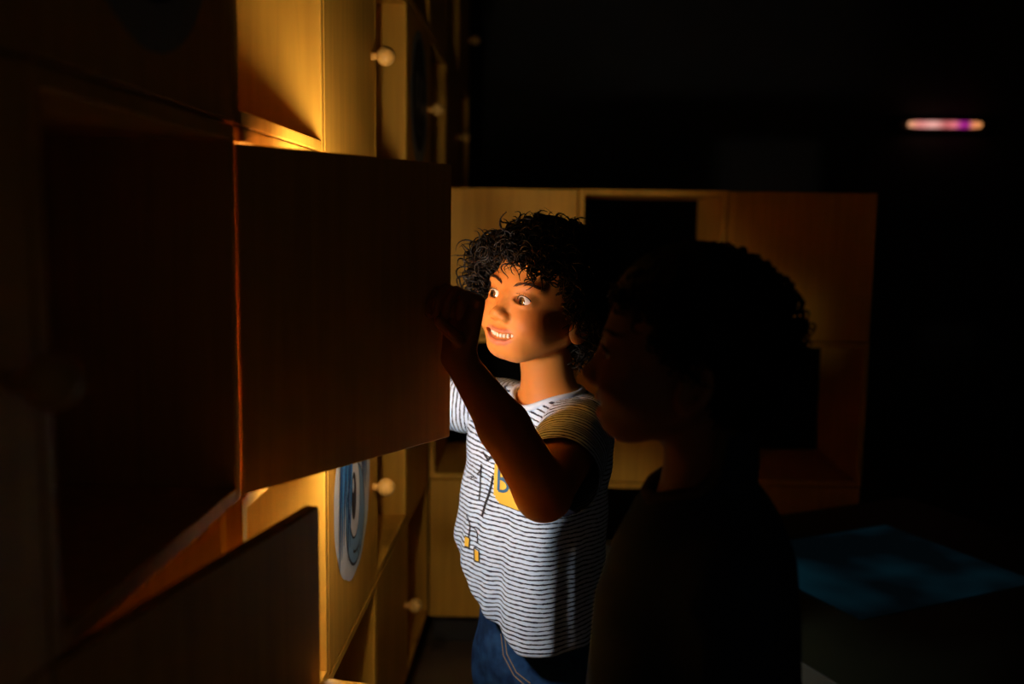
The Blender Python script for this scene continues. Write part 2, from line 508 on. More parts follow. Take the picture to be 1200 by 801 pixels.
# die-cut white outline, bumpy at the lower end
out = []
for i in range(72):
    t = 2 * PI * i / 72
    s = 1 + .022 * abs(math.cos(5.5 * t))
    out.append((.146 * s * math.cos(t), .150 * s * math.sin(t)))
lay.append((out, M['dec_white'], 0))
lay.append((oval(.018, -.046, .080, .090), M['dec_ink'], 1))
lay.append((oval(.018, -.045, .076, .086), M['dec_lblue'], 2))
lay.append((oval(.006, -.012, .047, .074), M['dec_ink'], 3))
lay.append((oval(.006, -.012, .043, .070), M['dec_white'], 4))
lay.append((oval(-.002, -.008, .020, .042), M['dec_ink'], 5))
lay.append((oval(-.008, .012, .007, .013), M['dec_white'], 6))
lay.append((stroke2d(arc(.022, -.098, .032, .014, PI * 1.15, PI * 1.9), .0055, .003), M['dec_ink'], 3))
for q in ((.035, -.122), (.047, -.116), (.030, -.114)): lay.append((oval(q[0], q[1], .003, .004, 10), M['dec_ink'], 3))
for i in range(9):                                           # hair locks falling from the crown
    f = i / 8
    x0 = -.07 + .12 * f
    side = -1 if i < 6 else 1
    x1 = (-.118 + .016 * i) if i < 6 else (.085 + .012 * (i - 6))
    y1 = (-.105 + .018 * ((i * 5) % 4)) if i < 6 else (-.04 + .02 * (i - 6))
    pts = curve2((x0, .158 - abs(f - .5) * .03), (x1 + .2 * (x0 - x1), .07), (x1, y1))
    lay.append((stroke2d(pts, .034, .002), M['dec_ink'], 7))
    lay.append((stroke2d(pts, .029, .001), M['dec_dblue' if i % 2 == 0 else 'dec_mblue'], 8 + i % 2))
lay.append((stroke2d(curve2((-.03, .14), (-.035, .08), (-.028, .02)), .020, .002), M['dec_dblue'], 9))
lay.append((stroke2d(curve2((.03, .14), (.04, .10), (.036, .05)), .020, .002), M['dec_mblue'], 9))
flat_layers('face_decal', lay, D1, (.182, 0, .243))
def ring_decal(dr, seed):
    ly = [(oval(0, 0, .150, .165), M['dec_grey'], 0), (oval(0, .01, .112, .135), M['dec_dark'], 1),
          (oval(-.03, .02, .028, .045), M['dec_grey'], 2), (oval(.045, .02, .028, .045), M['dec_grey'], 2),
          (oval(-.028, .015, .012, .022), M['dec_ink'], 3), (oval(.047, .015, .012, .022), M['dec_ink'], 3),
          (stroke2d(arc(.005, -.05, .05, .03, PI * 1.1, PI * 1.9), .006, .004), M['dec_grey'], 2)]
    flat_layers('round_decal', ly, dr, (.19, 0, .20))
lin = link('added_reflector', reflector_me, None, CUBES[(0, 0)][1]); lin['label'] = 'added white reflector sheet inside the door'
bmh = bmesh.new()  # added unseen fill light on the door's inside, lips shield the boy
for lo_, hi_ in (((.197, 0, .12), (.200, .016, .332)), ((.234, 0, .12), (.237, .016, .332)), ((.197, 0, .117), (.237, .016, .120)), ((.197, 0, .332), (.237, .016, .335)), ((.200, 0, .12), (.234, .003, .332))):
    r_ = bmesh.ops.create_cube(bmh, size=1.0)
    for v_ in r_['verts']: v_.co = Vector([lo_[i] + (v_.co[i] + .5) * (hi_[i] - lo_[i]) for i in range(3)])
me = bpy.data.meshes.new('added_fill_housing'); bmh.to_mesh(me); bmh.free()
fill_hsg = link('added_fill_housing', me, M['black'], CUBES[(0, 0)][1]); fill_hsg.location = (0, TH + .0018, 0)
link('added_fill_panel', box_mesh('added_fill_panel', (.201, .0032, .121), (.233, .006, .331), 0), M['fill_bar'], CUBES[(0, 0)][1]).location = (0, TH + .0018, 0)
ring_decal(CUBES[(3, 1)][1], 0); ring_decal(CUBES[(-1, 1)][1], 1)

# ------------------------------------------------------------------ glowing globe lamp standing in the open cabinet
lt_ = empty('globe_lamp', (LAMP_POS.x, LAMP_POS.y, 0), 0, 'small glowing globe lamp standing inside the half open cabinet', 'lamp')
zb = ZB + 2 * CH + GAP + TH + .0005
lt_.location = (LAMP_POS.x, LAMP_POS.y, zb)
hz = LAMP_POS.z - zb
lb = link('lamp_base', lathe_mesh('lamp_base', [(.022, 0), (.022, .004), (.006, .009), (.004, .010)], 20, 'z'), M['black'], lt_); lb.location = (-.095, 0, 0)
sp_ = [(-.095, 0, .008), (-.097, 0, hz * .3), (-.094, 0, hz * .6), (-.080, 0, hz * .85), (-.052, 0, hz * .98), (-.033, 0, hz)]
link('lamp_stem', tubes_mesh('lamp_stem', [tube_np(sp_, .003, 8)]), M['black'], lt_)
bm = bmesh.new(); bmesh.ops.create_icosphere(bm, subdivisions=3, radius=LAMP_R); me = bpy.data.meshes.new('globe'); bm.to_mesh(me); bm.free()
me.polygons.foreach_set('use_smooth', np.ones(len(me.polygons), dtype=bool))
g_ = link('globe', me, M['globe'], lt_); g_.location = (0, 0, hz)

# ------------------------------------------------------------------ people, key points unprojected from image pixels at chosen depths
def frame_from(f, up=(0, 0, 1)):
    f = np.asarray(f, float); f /= np.linalg.norm(f)
    l = np.cross(up, f); l /= np.linalg.norm(l)
    u = np.cross(f, l)
    return np.stack([l, f, u], 1)      # columns: person's left, forward, up

EYE = (.0290, .0665, .0)
ZK = .85                          # a child's short lower face
def head_sdf(Q, smile=True):
    """Q in head coordinates: x = person's left, y = forward, z = up, eye level 0"""
    A = np.abs(Q[:, 0]); S0 = Q.copy(); S0[:, 0] = A
    S = S0.copy(); S[:, 2] = np.where(S[:, 2] < 0, S[:, 2] / ZK, S[:, 2])
    d = ell(S, (0, -.014, .034), (.073, .090, .077))
    d = smin(d, ell(S, (0, .030, -.024), (.0605, .056, .074)), .030)
    d = smin(d, ell(S, (0, .050, -.087), (.025, .029, .021)), .026)          # chin
    d = smin(d, cone(S, (.050, -.004, -.055), (.020, .050, -.088), .016, .014), .028)   # jaw line
    d = smin(d, sph(S, (.036, .054, -.041), .0260), .022)                     # smiling cheeks
    d = smin(d, ell(S, (.027, .066, .021), (.022, .014, .008)), .014)         # brow
    d = smin(d, sph(S, EYE, .0150), .007)
    d = smin(d, cone(S, (0, .078, .000), (0, .0925, -.028), .0062, .0085), .012)  # nose
    d = smin(d, sph(S, (0, .0935, -.0305), .0095), .007)
    d = smin(d, ell(S, (.0114, .0875, -.0360), (.0070, .0095, .0074)), .006)
    d = smax(d, -ell(S, (.0065, .0935, -.0440), (.0038, .0050, .0042)), .002)  # nostrils
    # muzzle, lips
    d = smin(d, ell(S, (0, .0625, -.066), (.031, .020, .021)), .016)
    d = smin(d, chain(S, [(0, 0.0850, -.0605), (.010, 0.0837, -.0590), (.022, 0.0750, -.0560), (.0310, 0.0630, -.0500)], [.0036, .0037, .0031, .0022], .002), .004)
    d = smin(d, chain(S, [(0, 0.0815, -.0800), (.011, 0.0790, -.0780), (.023, 0.0705, -.0690), (.0310, 0.0620, -.0520)], [.0044, .0042, .0034, .0022], .002), .004)
    mouth = chain(S, [(0, .0868, -.0700), (.0135, .0835, -.0682), (.0265, .0745, -.0605), (.0365, .0668, -.0520)], [.0066, .0060, .0042, .0018], .001)
    d = smax(d, -mouth, .002)
    d = smax(d, -ell(S, (0, 0.0625, -.068), (.019, .016, .008)), .002)
    # eye opening
    E = S - np.asarray(EYE); 
    d = smax(d, -ell(E, (-.0005, .014, -.0004), (.0134, .016, .0072)), .0018)
    # ears
    ez = S0 - np.array([.0765, -.011, -.022])
    c, s = math.cos(.30), math.sin(.30)
    ey = np.stack([ez[:, 0], c * ez[:, 1] + s * ez[:, 2], -s * ez[:, 1] + c * ez[:, 2]], 1)
    ex = np.stack([ey[:, 0] - .35 * (-ey[:, 1]), ey[:, 1], ey[:, 2]], 1)
    ear = ell(ex, (0, 0, 0), (.0068, .0175, .0290))
    ear = smax(ear, -ell(ex, (.0055, .0020, .003), (.0050, .0105, .0185)), .003)
    ear = smin(ear, ell(ex, (.002, .011, -.004), (.004, .004, .007)), .003)
    d = smin(d, ear, .006)
    return d

def skin_colors(P, toH, base, lip):
    Q = toH(P); Q[:, 2] = np.where(Q[:, 2] < 0, Q[:, 2] / ZK, Q[:, 2]); S = Q.copy(); S[:, 0] = np.abs(S[:, 0])
    c = np.tile(np.asarray(base, float), (len(P), 1))
    up_ = chain(S, [(0, .0867, -.0605), (.0125, .0853, -.0590), (.0275, .0757, -.0555), (.0405, .0615, -.0470)], [.0040, .0038, .0030, .0012])
    lo_ = chain(S, [(0, .0838, -.0800), (.0135, .0815, -.0778), (.0285, .0717, -.0670), (.0405, .0610, -.0490)], [.0050, .0048, .0036, .0014])
    wv = 1 - sstep(-.0004, .0018, np.minimum(up_, lo_)); wv *= (Q[:, 1] > .04)
    c = c * (1 - wv[:, None]) + np.asarray(lip) * wv[:, None]
    ins = (1 - sstep(.0, .003, ell(S, (0, 0.0585, -.069), (.022, .018, .0095)))) * (Q[:, 1] < .0835) * (Q[:, 1] > .03)
    c = c * (1 - ins[:, None]) + np.array([.16, .03, .02]) * ins[:, None]
    ck = np.exp(-(((S - np.array([.036, .066, -.030])) / .02) ** 2).sum(1)) * .25
    c = c * (1 - ck[:, None]) + np.array([.56, .19, .06]) * ck[:, None]
    return c

def hand_chains(W, K, s_axis, f_dirs, palm_w=.030, scale=1.0, thumb=None, spread=.0155, r=.0078):
    """list of (points, radii): palm spokes and four unequal bent fingers plus thumb"""
    W = np.asarray(W, float); K = np.asarray(K, float); s = np.asarray(s_axis, float); s /= np.linalg.norm(s)
    out = []
    lens = [(.030, .020, .016), (.034, .023, .017), (.032, .022, .016), (.025, .017, .014)]
    ax = K - W
    for i in range(4):
        o = (i - 1.5) * spread * scale
        k = K + s * o - ax / np.linalg.norm(ax) * (.004 * abs(i - 1.2))
        out.append(('palm', [W + s * o * .45, k], [.0145 * scale, .0108 * scale]))
        p = k; pts = [p]
        for j in range(3):
            dv = np.asarray(f_dirs[j], float); dv = dv / np.linalg.norm(dv)
            p = p + dv * lens[i][j] * scale; pts.append(p)
        out.append(('finger', pts, [r * scale * 1.05, r * scale, r * scale * .92, r * scale * .8]))
    if thumb is not None:
        out.append(('thumb', [np.asarray(t, float) for t in thumb], [.0115 * scale, .0095 * scale, .0085 * scale, .0072 * scale]))
    return out

def hand_sdf(P, chains):
    d = None
    for kind, pts, rad in chains:
        c = chain(P, pts, rad, .001)
        d = c if d is None else smin(d, c, .010 if kind == 'palm' else .004)
    return d

def ell_tower(P, zs, cs, As, Bs, l, f, n=2.0):
    """generalised cone of ellipses: centre, half width (person's left), half depth (forward) interpolated over z"""
    z = P[:, 2]
    cx = np.interp(z, zs, [c[0] for c in cs]); cy = np.interp(z, zs, [c[1] for c in cs])
    a = np.interp(z, zs, As); b = np.interp(z, zs, Bs)
    x = P[:, 0] - cx; y = P[:, 1] - cy
    u = x * l[0] + y * l[1]; v = x * f[0] + y * f[1]
    U = np.abs(u) / a + 1e-6; W_ = np.abs(v) / b + 1e-6
    k0 = (U ** n + W_ ** n) ** (1 / n)
    g = np.sqrt((k0 ** (1 - n) * U ** (n - 1) / a) ** 2 + (k0 ** (1 - n) * W_ ** (n - 1) / b) ** 2) + 1e-9
    d = (k0 - 1) / g
    return d, u, v

def curls(rootfn, n, toW, rng, length=(.055, .085), hr=(.006, .010), turns=(1.8, 3.0), rad=(.0011, .0017), pts=26, crown=0.0):
    """ringlets; rootfn(rng) -> root, start dir, fall dir in head coordinates"""
    T = []
    for _ in range(n):
        root, d0, d1 = rootfn(rng)
        L = rng.uniform(*length) * (1 - crown * max(0, d0[2] / np.linalg.norm(d0) - .35)); R_ = rng.uniform(*hr); tn = rng.uniform(*turns); ph = rng.uniform(0, 2 * PI); sg = rng.choice([-1, 1])
        t = np.linspace(0, 1, pts)[:, None]
        ax = root + L * (d0 * t * (1 - .55 * t) + d1 * (t ** 1.6) * .62)
        tang = np.gradient(ax, axis=0); tang /= np.linalg.norm(tang, axis=1)[:, None]
        ref = np.array([.3, .5, .8]); n1 = np.cross(tang, ref); n1 /= np.linalg.norm(n1, axis=1)[:, None]
        n2 = np.cross(tang, n1)
        a = ph + sg * 2 * PI * tn * t
        grow = R_ * np.minimum(1, t * 5)
        P = ax + grow * (np.cos(a) * n1 + np.sin(a) * n2)
        r = rng.uniform(*rad) * np.concatenate([np.ones(pts - 6), np.linspace(1, .25, 6)])
        T.append(tube_np(toW(P), r, 4))
    return T

def build_person(name, label, group, O, hf, hpitch, hroll, neck, body_fn, lo, hi, h, skin_lo, hair_args, gaze, base=SKIN, lip=LIP, scale=1.0, detail=True):
    root = empty(name, (neck[0], neck[1], 0), 0, label, 'person', group)
    inv = Vector((-neck[0], -neck[1], 0))
    f = np.array([hf[0] * math.cos(hpitch), hf[1] * math.cos(hpitch), math.sin(hpitch)])
    F3 = frame_from(f)
    if hroll:
        c, s = math.cos(hroll), math.sin(hroll)
        F3 = np.stack([c * F3[:, 0] + s * F3[:, 2], F3[:, 1], -s * F3[:, 0] + c * F3[:, 2]], 1)
    O = np.asarray(O, float)
    toH = lambda P: (P - O) @ F3 / scale
    toW = lambda Q: O + (np.asarray(Q) * scale) @ F3.T
    nk_top = toW(np.array([[0, -.026, -.062]]))[0]
    def sdf(P):
        out = body_fn(P)
        near = ((P - O) ** 2).sum(1) < .22 ** 2
        if near.any():
            hd = np.full(len(P), .2); hd[near] = head_sdf(toH(P[near])) * scale
            nk = cone(P, nk_top, neck, .040 * scale, .044)
            hd = smin(hd, nk, .022)
            out = smin(out, hd, .028)
        return out
    V, Q = surface_nets(sdf, lo, hi, h)
    me = mesh_np('body', V - np.array([neck[0], neck[1], 0]), Q)
    color_attr(me, 'tone', skin_colors(V, toH, base, lip))
    body = link('body', me, M['skin'], root)
    off = np.array([neck[0], neck[1], 0])
    # eyes
    for sx in (1, -1):
        e = np.array([EYE[0] * sx, EYE[1], EYE[2]])
        bm_ = bmesh.new(); bmesh.ops.create_uvsphere(bm_, u_segments=40, v_segments=40, radius=.0133 * scale)
        em = bpy.data.meshes.new('eye'); bm_.to_mesh(em); bm_.free()
        em.polygons.foreach_set('use_smooth', np.ones(len(em.polygons), dtype=bool))
        co = np.zeros(len(em.vertices) * 3, dtype=np.float32); em.vertices.foreach_get('co', co); co = co.reshape(-1, 3)
        g = np.asarray(gaze[0 if sx > 0 else 1], float); g /= np.linalg.norm(g)
        # sphere poles are along z; turn pole to gaze (world)
        q = Vector((0, 0, 1)).rotation_difference(Vector(g)).to_matrix()
        ang = np.arccos(np.clip(co[:, 2] / (.0133 * scale), -1, 1))
        col = np.tile(np.array([.72, .68, .64]), (len(co), 1))
        iris = ang < .56; col[iris] = (.060, .022, .008); col[(ang < .58) & (ang > .49)] = (.012, .006, .004); col[ang < .26] = (.003, .003, .003)
        color_attr(em, 'tone', col)
        eo = link('eye', em, M['eye'], root)
        eo.matrix_local = Matrix.Translation(Vector(toW(e[None])[0] - off)) @ q.to_4x4()
    if detail:
        # teeth: upper arch of separate crowns joined as one part
        bmt = bmesh.new()
        for i in range(-5, 6):
            if i == 0: continue
            a = (abs(i) - .5) * .0058 * (1 if i > 0 else -1)
            yy = .0795 - 15.0 * a * a
            wv = .0029 if abs(i) > 1 else .0032
            hgt = .0044 if abs(i) != 2 else .0039
            r_ = bmesh.ops.create_uvsphere(bmt, u_segments=10, v_segments=8, radius=1.0)
            z_ = (-.0672 + 8.0 * a * a) * ZK
            for v in r_['verts']:
                v.co = Vector(toW(np.array([[a + v.co.x * wv, yy + v.co.y * .0025, z_ + max(-.85, min(.85, v.co.z)) * hgt * 1.05]]))[0] - off)
        mt = bpy.data.meshes.new('teeth'); bmt.to_mesh(mt); bmt.free()
        mt.polygons.foreach_set('use_smooth', np.ones(len(mt.polygons), dtype=bool))
        link('teeth', mt, M['tooth'], root)
        # brows and lashes
        for sx in (1, -1):
            T = []
            rg = np.random.default_rng(5 + sx)
            for i in range(42):
                t = i / 41
                p = np.array([sx * (.012 + .034 * t), .0, .0175 + .0075 * math.sin(PI * min(1, t * 1.15) * .62) - .004 * max(0, t - .7)])
                q = np.array([sx * (.55 + .5 * t), 0, .55 - .75 * t]); q /= np.linalg.norm(q)
                for k in range(2):
                    p_ = p + np.array([0, 0, rg.uniform(-.0017, .0017)])
                    P3 = np.array([[p_[0], .12, p_[2]], [p_[0] + q[0] * .004, .12, p_[2] + q[2] * .004], [p_[0] + q[0] * .0075, .12, p_[2] + q[2] * .0075]])
                    # push onto the skin along -y by bisection
                    for n_ in range(3):
                        a_, b_ = .02, .12
                        for _ in range(14):
                            m2 = (a_ + b_) / 2
                            if head_sdf(np.array([[P3[n_, 0], m2, P3[n_, 2]]]))[0] < 0: a_ = m2
                            else: b_ = m2
                        P3[n_, 1] = a_ + .0003 + .0004 * n_
                    T.append(tube_np(toW(P3) - off, np.array([.0004, .0004, .0002]), 4))
            link('eyebrow', tubes_mesh('eyebrow', T), M['brow'], root)
            T = []
            e = np.array([EYE[0] * sx, EYE[1], EYE[2]])
            rim = []
            for i in range(16):
                a = PI * (0.02 + .96 * i / 15)
                x = .0130 * math.cos(a); z = .0072 * math.sin(a) - .0002
                y = math.sqrt(max(1e-8, .0152 ** 2 - x * x - z * z))
                rim.append(e + np.array([x, y, z]))
            T.append(tube_np(toW(np.array(rim)) - off, .0008, 5))
            for i in range(1, 15):
                b_ = rim[i]; o_ = b_ - e
                P3 = np.array([b_, b_ + np.array([o_[0] * .10, .0035, .0010]), b_ + np.array([o_[0] * .22, .0055, .0038])])
                T.append(tube_np(toW(P3) - off, np.array([.0004, .0003, .00015]), 3))
            link('eyelashes', tubes_mesh('eyelashes', T), M['hair'], root)
    # hair
    rng = np.random.default_rng(hair_args['seed'])
    tb = hair_args['fn'](rng, toW)
    cap = hair_args['cap']
    def capf(P): return cap(toH(P)) * scale
    cv, cq = surface_nets(capf, O - .19, O + .19, .004)
    tb = [(v - off, q) for v, q in tb]
    tb.append((cv - off, cq))
    hm = tubes_mesh('hair', tb)
    ho = link('hair', hm, M['hair'], root)
    return root, off, toH, toW, body

def eye_material():
    m_ = mat('eye_ball', (.8, .8, .8), .08, .6); nt = m_.node_tree
    at_ = nd(nt, 'ShaderNodeVertexColor'); at_.layer_name = 'tone'
    nt.links.new(at_.outputs['Color'], nt.nodes['Principled BSDF'].inputs['Base Color'])
    return m_
M['eye'] = eye_material()

def hair_roots(front_z, side_z, back_z, ear_gap=True):
    """rejection sampler for scalp roots"""
    C = np.array([0, -.014, .034]); R_ = np.array([.073, .090, .077])
    def fn(rng):
        while True:
            d = rng.normal(size=3); d /= np.linalg.norm(d)
            p = C + R_ * d
            y = p[1]
            lim = np.interp(y, [-.10, -.05, -.012, .012, .045, .075], [back_z, back_z, side_z - .01, side_z, front_z - .018, front_z])
            if p[2] < lim: continue
            nrm = d / R_; nrm /= np.linalg.norm(nrm)
            return p, nrm, lim
    return fn

# ---- the lit boy: upper-body coordinates scaled about the camera to push him deeper
b_eyes = np.array([.2765, 1.475, 1.0888])          # midpoint between the child's eyes
B_YAW, B_PITCH, B_ROLL = math.radians(39), .14, -.13
bf = np.array([-math.sin(B_YAW), -math.cos(B_YAW)]); bf /= np.linalg.norm(bf)
tl = np.array([.692, -.722]); tf = np.array([-.722, -.692])     # torso left / forward
b_neck = np.array([.338, 1.5635, .910])
DH = np.array([0, Y0 + .0025, 0])
dt = np.array([math.sin(DA), math.cos(DA), 0]); dn = np.array([math.cos(DA), -math.sin(DA), 0])
KN = DH + dt * (.372 - .030) + dn * .028 + np.array([0, 0, ZB + 2 * CH + .0025 + .3815 / 2])   # knob centre
zz = np.array([0, 0, 1.0])
KL = KN + dt * .019 + dn * .004 + zz * .011
WL = KN + dt * .003 + dn * .006 - zz * .072
LH = hand_chains(WL, KL, dn, [-dt * .75 + zz * .30, -dt * .75 - zz * .62, -dt * .25 - zz * .95],
                 thumb=[WL + zz * .018 + dn * .006, WL + zz * .030 - dt * .016 + dn * .010, WL + zz * .042 - dt * .034 + dn * .008, WL + zz * .054 - dt * .044 + dn * .002], spread=.0150)
ELB = np.array([.3304, 1.270, .837]); SHL = np.array([.3909, 1.513, .880])
SHR = np.array([.258, 1.637, .889]); ELR = np.array([.140, 1.672, .899]); WR = np.array([.064, 1.619, .989])
RH = hand_chains(WR, WR + np.array([-.018, -.03, .060]), (.3, -.9, 0), [(-.35, -.2, .8), (-.55, -.2, .5), (-.6, -.1, .1)],
                 thumb=[WR + zz * .012, WR + np.array([.004, -.022, .030]), WR + np.array([-.006, -.036, .048]), WR + np.array([-.018, -.042, .058])], scale=.86)
bz = [.46, .525, .588, .672, .778, .862, .910, .931]
bc = [(.320, 1.552), (.320, 1.552), (.316, 1.550), (.311, 1.549), (.317, 1.557), (.323, 1.568), (.330, 1.572), (.335, 1.572)]
bA = [.092, .092, .090, .090, .105, .108, .074, .047]
bB = [.072, .072, .070, .070, .078, .065, .050, .042]
def legs(P, hipL, hipR, kneeL, kneeR, anL, anR, r, k=.02):
    d = chain(P, [hipL, kneeL, anL], r, .02)
    return smin(d, chain(P, [hipR, kneeR, anR], r, .02), k)
B_LEG = (np.array([.366, 1.512, .46]), np.array([.283, 1.590, .46]), np.array([.363, 1.492, .28]), np.array([.277, 1.579, .28]), np.array([.369, 1.502, .07]), np.array([.279, 1.594, .07]))
def boy_body(P):
    d, _, _ = ell_tower(P, bz, bc, bA, bB, tl, tf)
    d = smax(d, P[:, 2] - .931, .02); d = smax(d, .44 - P[:, 2], .02)
    d = smin(d, chain(P, [SHL, ELB, (ELB + WL) / 2 + np.array([.004, -.004, 0]), WL], [.045, .0380, .0345, .0210], .012), .03)
    d = smin(d, chain(P, [SHR, ELR, WR], [.041, .033, .0205], .012), .03)
    for H, w_ in ((LH, WL), (RH, WR)):
        nr = ((P - w_) ** 2).sum(1) < .17 ** 2
        if nr.any():
            hd = np.full(len(P), .1); hd[nr] = hand_sdf(P[nr], H); d = smin(d, hd, .010)
    low = P[:, 2] < .62
    if low.any():
        lg = np.full(len(P), .2); lg[low] = legs(P[low], *B_LEG, [.055, .042, .030]); d = smin(d, lg, .02)
    return d

_f = np.array([bf[0] * math.cos(B_PITCH), bf[1] * math.cos(B_PITCH), math.sin(B_PITCH)])
bO = b_eyes - _f / np.linalg.norm(_f) * EYE[1] * 1.05

def boy_hair(rng, toW):
    rf = hair_roots(.060, -.004, -.075)
    T = []
    def fn(rng):
        p, nrm, lim = rf(rng)
        fwd = sstep(.0, .07, p[1])
        fall = np.array([p[0] * 6, -.45 + 1.3 * fwd, -1.0 + 1.15 * max(0, nrm[2])]) + rng.normal(size=3) * .25; fall /= np.linalg.norm(fall)
        return p, nrm, fall
    T += curls(fn, 1500, toW, rng, length=(.048, .078), hr=(.0055, .0095), turns=(1.6, 2.8), rad=(.0012, .0019), crown=1.0)
    def fringe(rng):                                    # curls hanging onto the forehead
        x = rng.uniform(-.060, .062)
        p = np.array([x, .062 - 9 * x * x, .074 + rng.uniform(-.004, .012)])
        return p, np.array([x * 6 + rng.normal() * .3, 1.0, .35]), np.array([x * 5 + rng.normal() * .35, .15, -1.0])
    T += curls(fringe, 170, toW, rng, length=(.046, .096), hr=(.0055, .0095), turns=(1.6, 2.6), rad=(.0011, .0017))
    def temple(rng):
        s = 1 if rng.random() < .5 else -1
        p = np.array([s * rng.uniform(.056, .072), rng.uniform(-.01, .046), rng.uniform(.018, .066)])
        return p, np.array([s * 1.0, .35 if s < 0 else .25, .1]), np.array([s * .15, .15, -1.0])
    T += curls(temple, 300, toW, rng, length=(.045, .092), hr=(.0055, .0095), turns=(1.6, 2.6), rad=(.0011, .0017))
    def lock(rng):                                      # single ringlets lying on the brow
        x = rng.choice([-.020, .004, .040, .046])
        p = np.array([x, .080 - 9 * x * x, .062])
        return p, np.array([0, .5, .1]), np.array([x * 3, .25, -1.0])
    T += curls(lock, 7, toW, rng, length=(.058, .078), hr=(.0070, .0085), turns=(1.8, 2.4), rad=(.0013, .0016))
    def fly(rng):
        p, nrm, lim = rf(rng)
        while p[2] < .07: p, nrm, lim = rf(rng)
        tg = np.cross(nrm, rng.normal(size=3)); tg /= np.linalg.norm(tg)
        return p, nrm * .8 + tg * .6, tg * 1.0 - nrm * .2
    T += curls(fly, 120, toW, rng, length=(.040, .066), hr=(.004, .008), turns=(.8, 1.6), rad=(.00035, .0006))
    return T
def boy_cap(Q):
    d = ell(Q, (0, -.018, .036), (.079, .095, .082))
    d = smin(d, ell(Q, (0, -.062, -.030), (.060, .045, .055)), .02)
    cut = np.interp(Q[:, 1], [-.10, -.05, -.012, .012, .045, .075], [-.085, -.085, -.016, .005, .052, .074])
    return smax(d, cut - Q[:, 2], .010)

boy, boff, btoH, btoW, bbody = build_person(
    'person', 'smiling curly haired child in striped shirt and jeans pulling the half open door', 'children at the cabinet wall',
    bO, bf, B_PITCH, B_ROLL, b_neck, boy_body, (-.02, 1.14, .02), (.52, 1.78, 1.24), .0021, 0, dict(seed=3, fn=boy_hair, cap=boy_cap), scale=1.05,
    gaze=((-.76, -.65, -.02), (-.78, -.62, -.02)))

# ---- boy's shirt
sz = [.46, .525, .588, .672, .778, .841, .883, .910, .931]
scn = [(.308, 1.544), (.306, 1.543), (.305, 1.5424), (.3065, 1.5466), (.315, 1.555), (.320, 1.5635), (.3245, 1.569), (.3287, 1.571), (.332, 1.572)]
sA = [.130, .128, .124, .118, .116, .120, .111, .089, .063]
sB = [.099, .098, .097, .094, .087, .083, .074, .063, .050]
SLL = (np.array([.3857, 1.517, .876]), np.array([.349, 1.350, .838]))
SLR = (np.array([.262, 1.635, .888]), np.array([.156, 1.665, .894]))
def shirt_parts(P):
    d, u, v = ell_tower(P, sz, scn, sA, sB, tl, tf, 4.4)
    th = np.arctan2(v / .1, u / .12)
    low = np.clip((.82 - P[:, 2]) / .28, 0, 1)
    fold = .0055 * np.sin(7 * th + 2.2 + 4 * (P[:, 2] - .7)) + .0040 * np.sin(13 * th - 9 * P[:, 2]) + .0025 * np.sin(19 * th + 17 * P[:, 2] + 1)
    diag = .0022 * np.sin(70 * (P[:, 2] + .55 * u) + 3 * np.sin(18 * v)) * np.exp(-((P[:, 2] - .80) / .09) ** 2)
    d = d - fold * low * (1 - .75 * sstep(.03, .08, u)) - diag
    a, b = SLL; dl_ = cone(P, a, b, .056, .063) - .0022 * np.sin(120 * ((P - a) @ (b - a)) / np.linalg.norm(b - a) + 25 * P[:, 2])
    ax = (b - a) / np.linalg.norm(b - a); cut_l = ((P - b) @ ax) - .012
    dl_ = smax(dl_, cut_l, .004)
    a, b = SLR; dr_ = cone(P, a, b, .053, .059) - .002 * np.sin(110 * ((P - a) @ (b - a)) / np.linalg.norm(b - a))
    ax = (b - a) / np.linalg.norm(b - a); dr_ = smax(dr_, ((P - b) @ ax) - .010, .004)
    hem = .531 + (np.clip(.52 * (.082 - u), 0, .11) + np.clip(.4 * (-.003 - u), 0, .05)) * sstep(-.05, .03, v)
    d = smax(d, (hem - P[:, 2]) * .7, .006)
    return d, dl_, dr_, u, v
def shirt_sdf(P):
    d, dl_, dr_, u, v = shirt_parts(P)
    d = smin(smin(d, dl_, .022), dr_, .022)
    d = smax(d, P[:, 2] - .932, .01)
    nkh = cone(P, b_neck + np.array([-.004, -.008, -.006]), b_neck + np.array([-.012, -.012, .07]), .055, .063)
    d = smax(d, -nkh, .004)
    return d
V, Q = surface_nets(shirt_sdf, (.05, 1.34, .47), (.52, 1.78, .98), .0038)
shirt_me = mesh_np('striped_shirt', V - boff, Q)
d, dl_, dr_, u, v = shirt_parts(V)
st = V[:, 2] + .10 * u * (V[:, 2] > .78) - .18 * np.clip(v, -.02, .12) * 0
sl = .0
axl = (SLL[1] - SLL[0]) / np.linalg.norm(SLL[1] - SLL[0]); axr = (SLR[1] - SLR[0]) / np.linalg.norm(SLR[1] - SLR[0])
stl = (V - SLL[0]) @ axl; strr = (V - SLR[0]) @ axr
st = np.where(dl_ < d - .004, stl, np.where(dr_ < d - .004, strr, st))
float_attr(shirt_me, 'stripe', st)
shirt = link('striped_shirt', shirt_me, M['stripe'], boy)
shirt['label'] = 'pale shirt with thin dark wavy stripes'
BV = BVHTree.FromPolygons([tuple(x) for x in V], [tuple(int(i) for i in q) for q in Q])
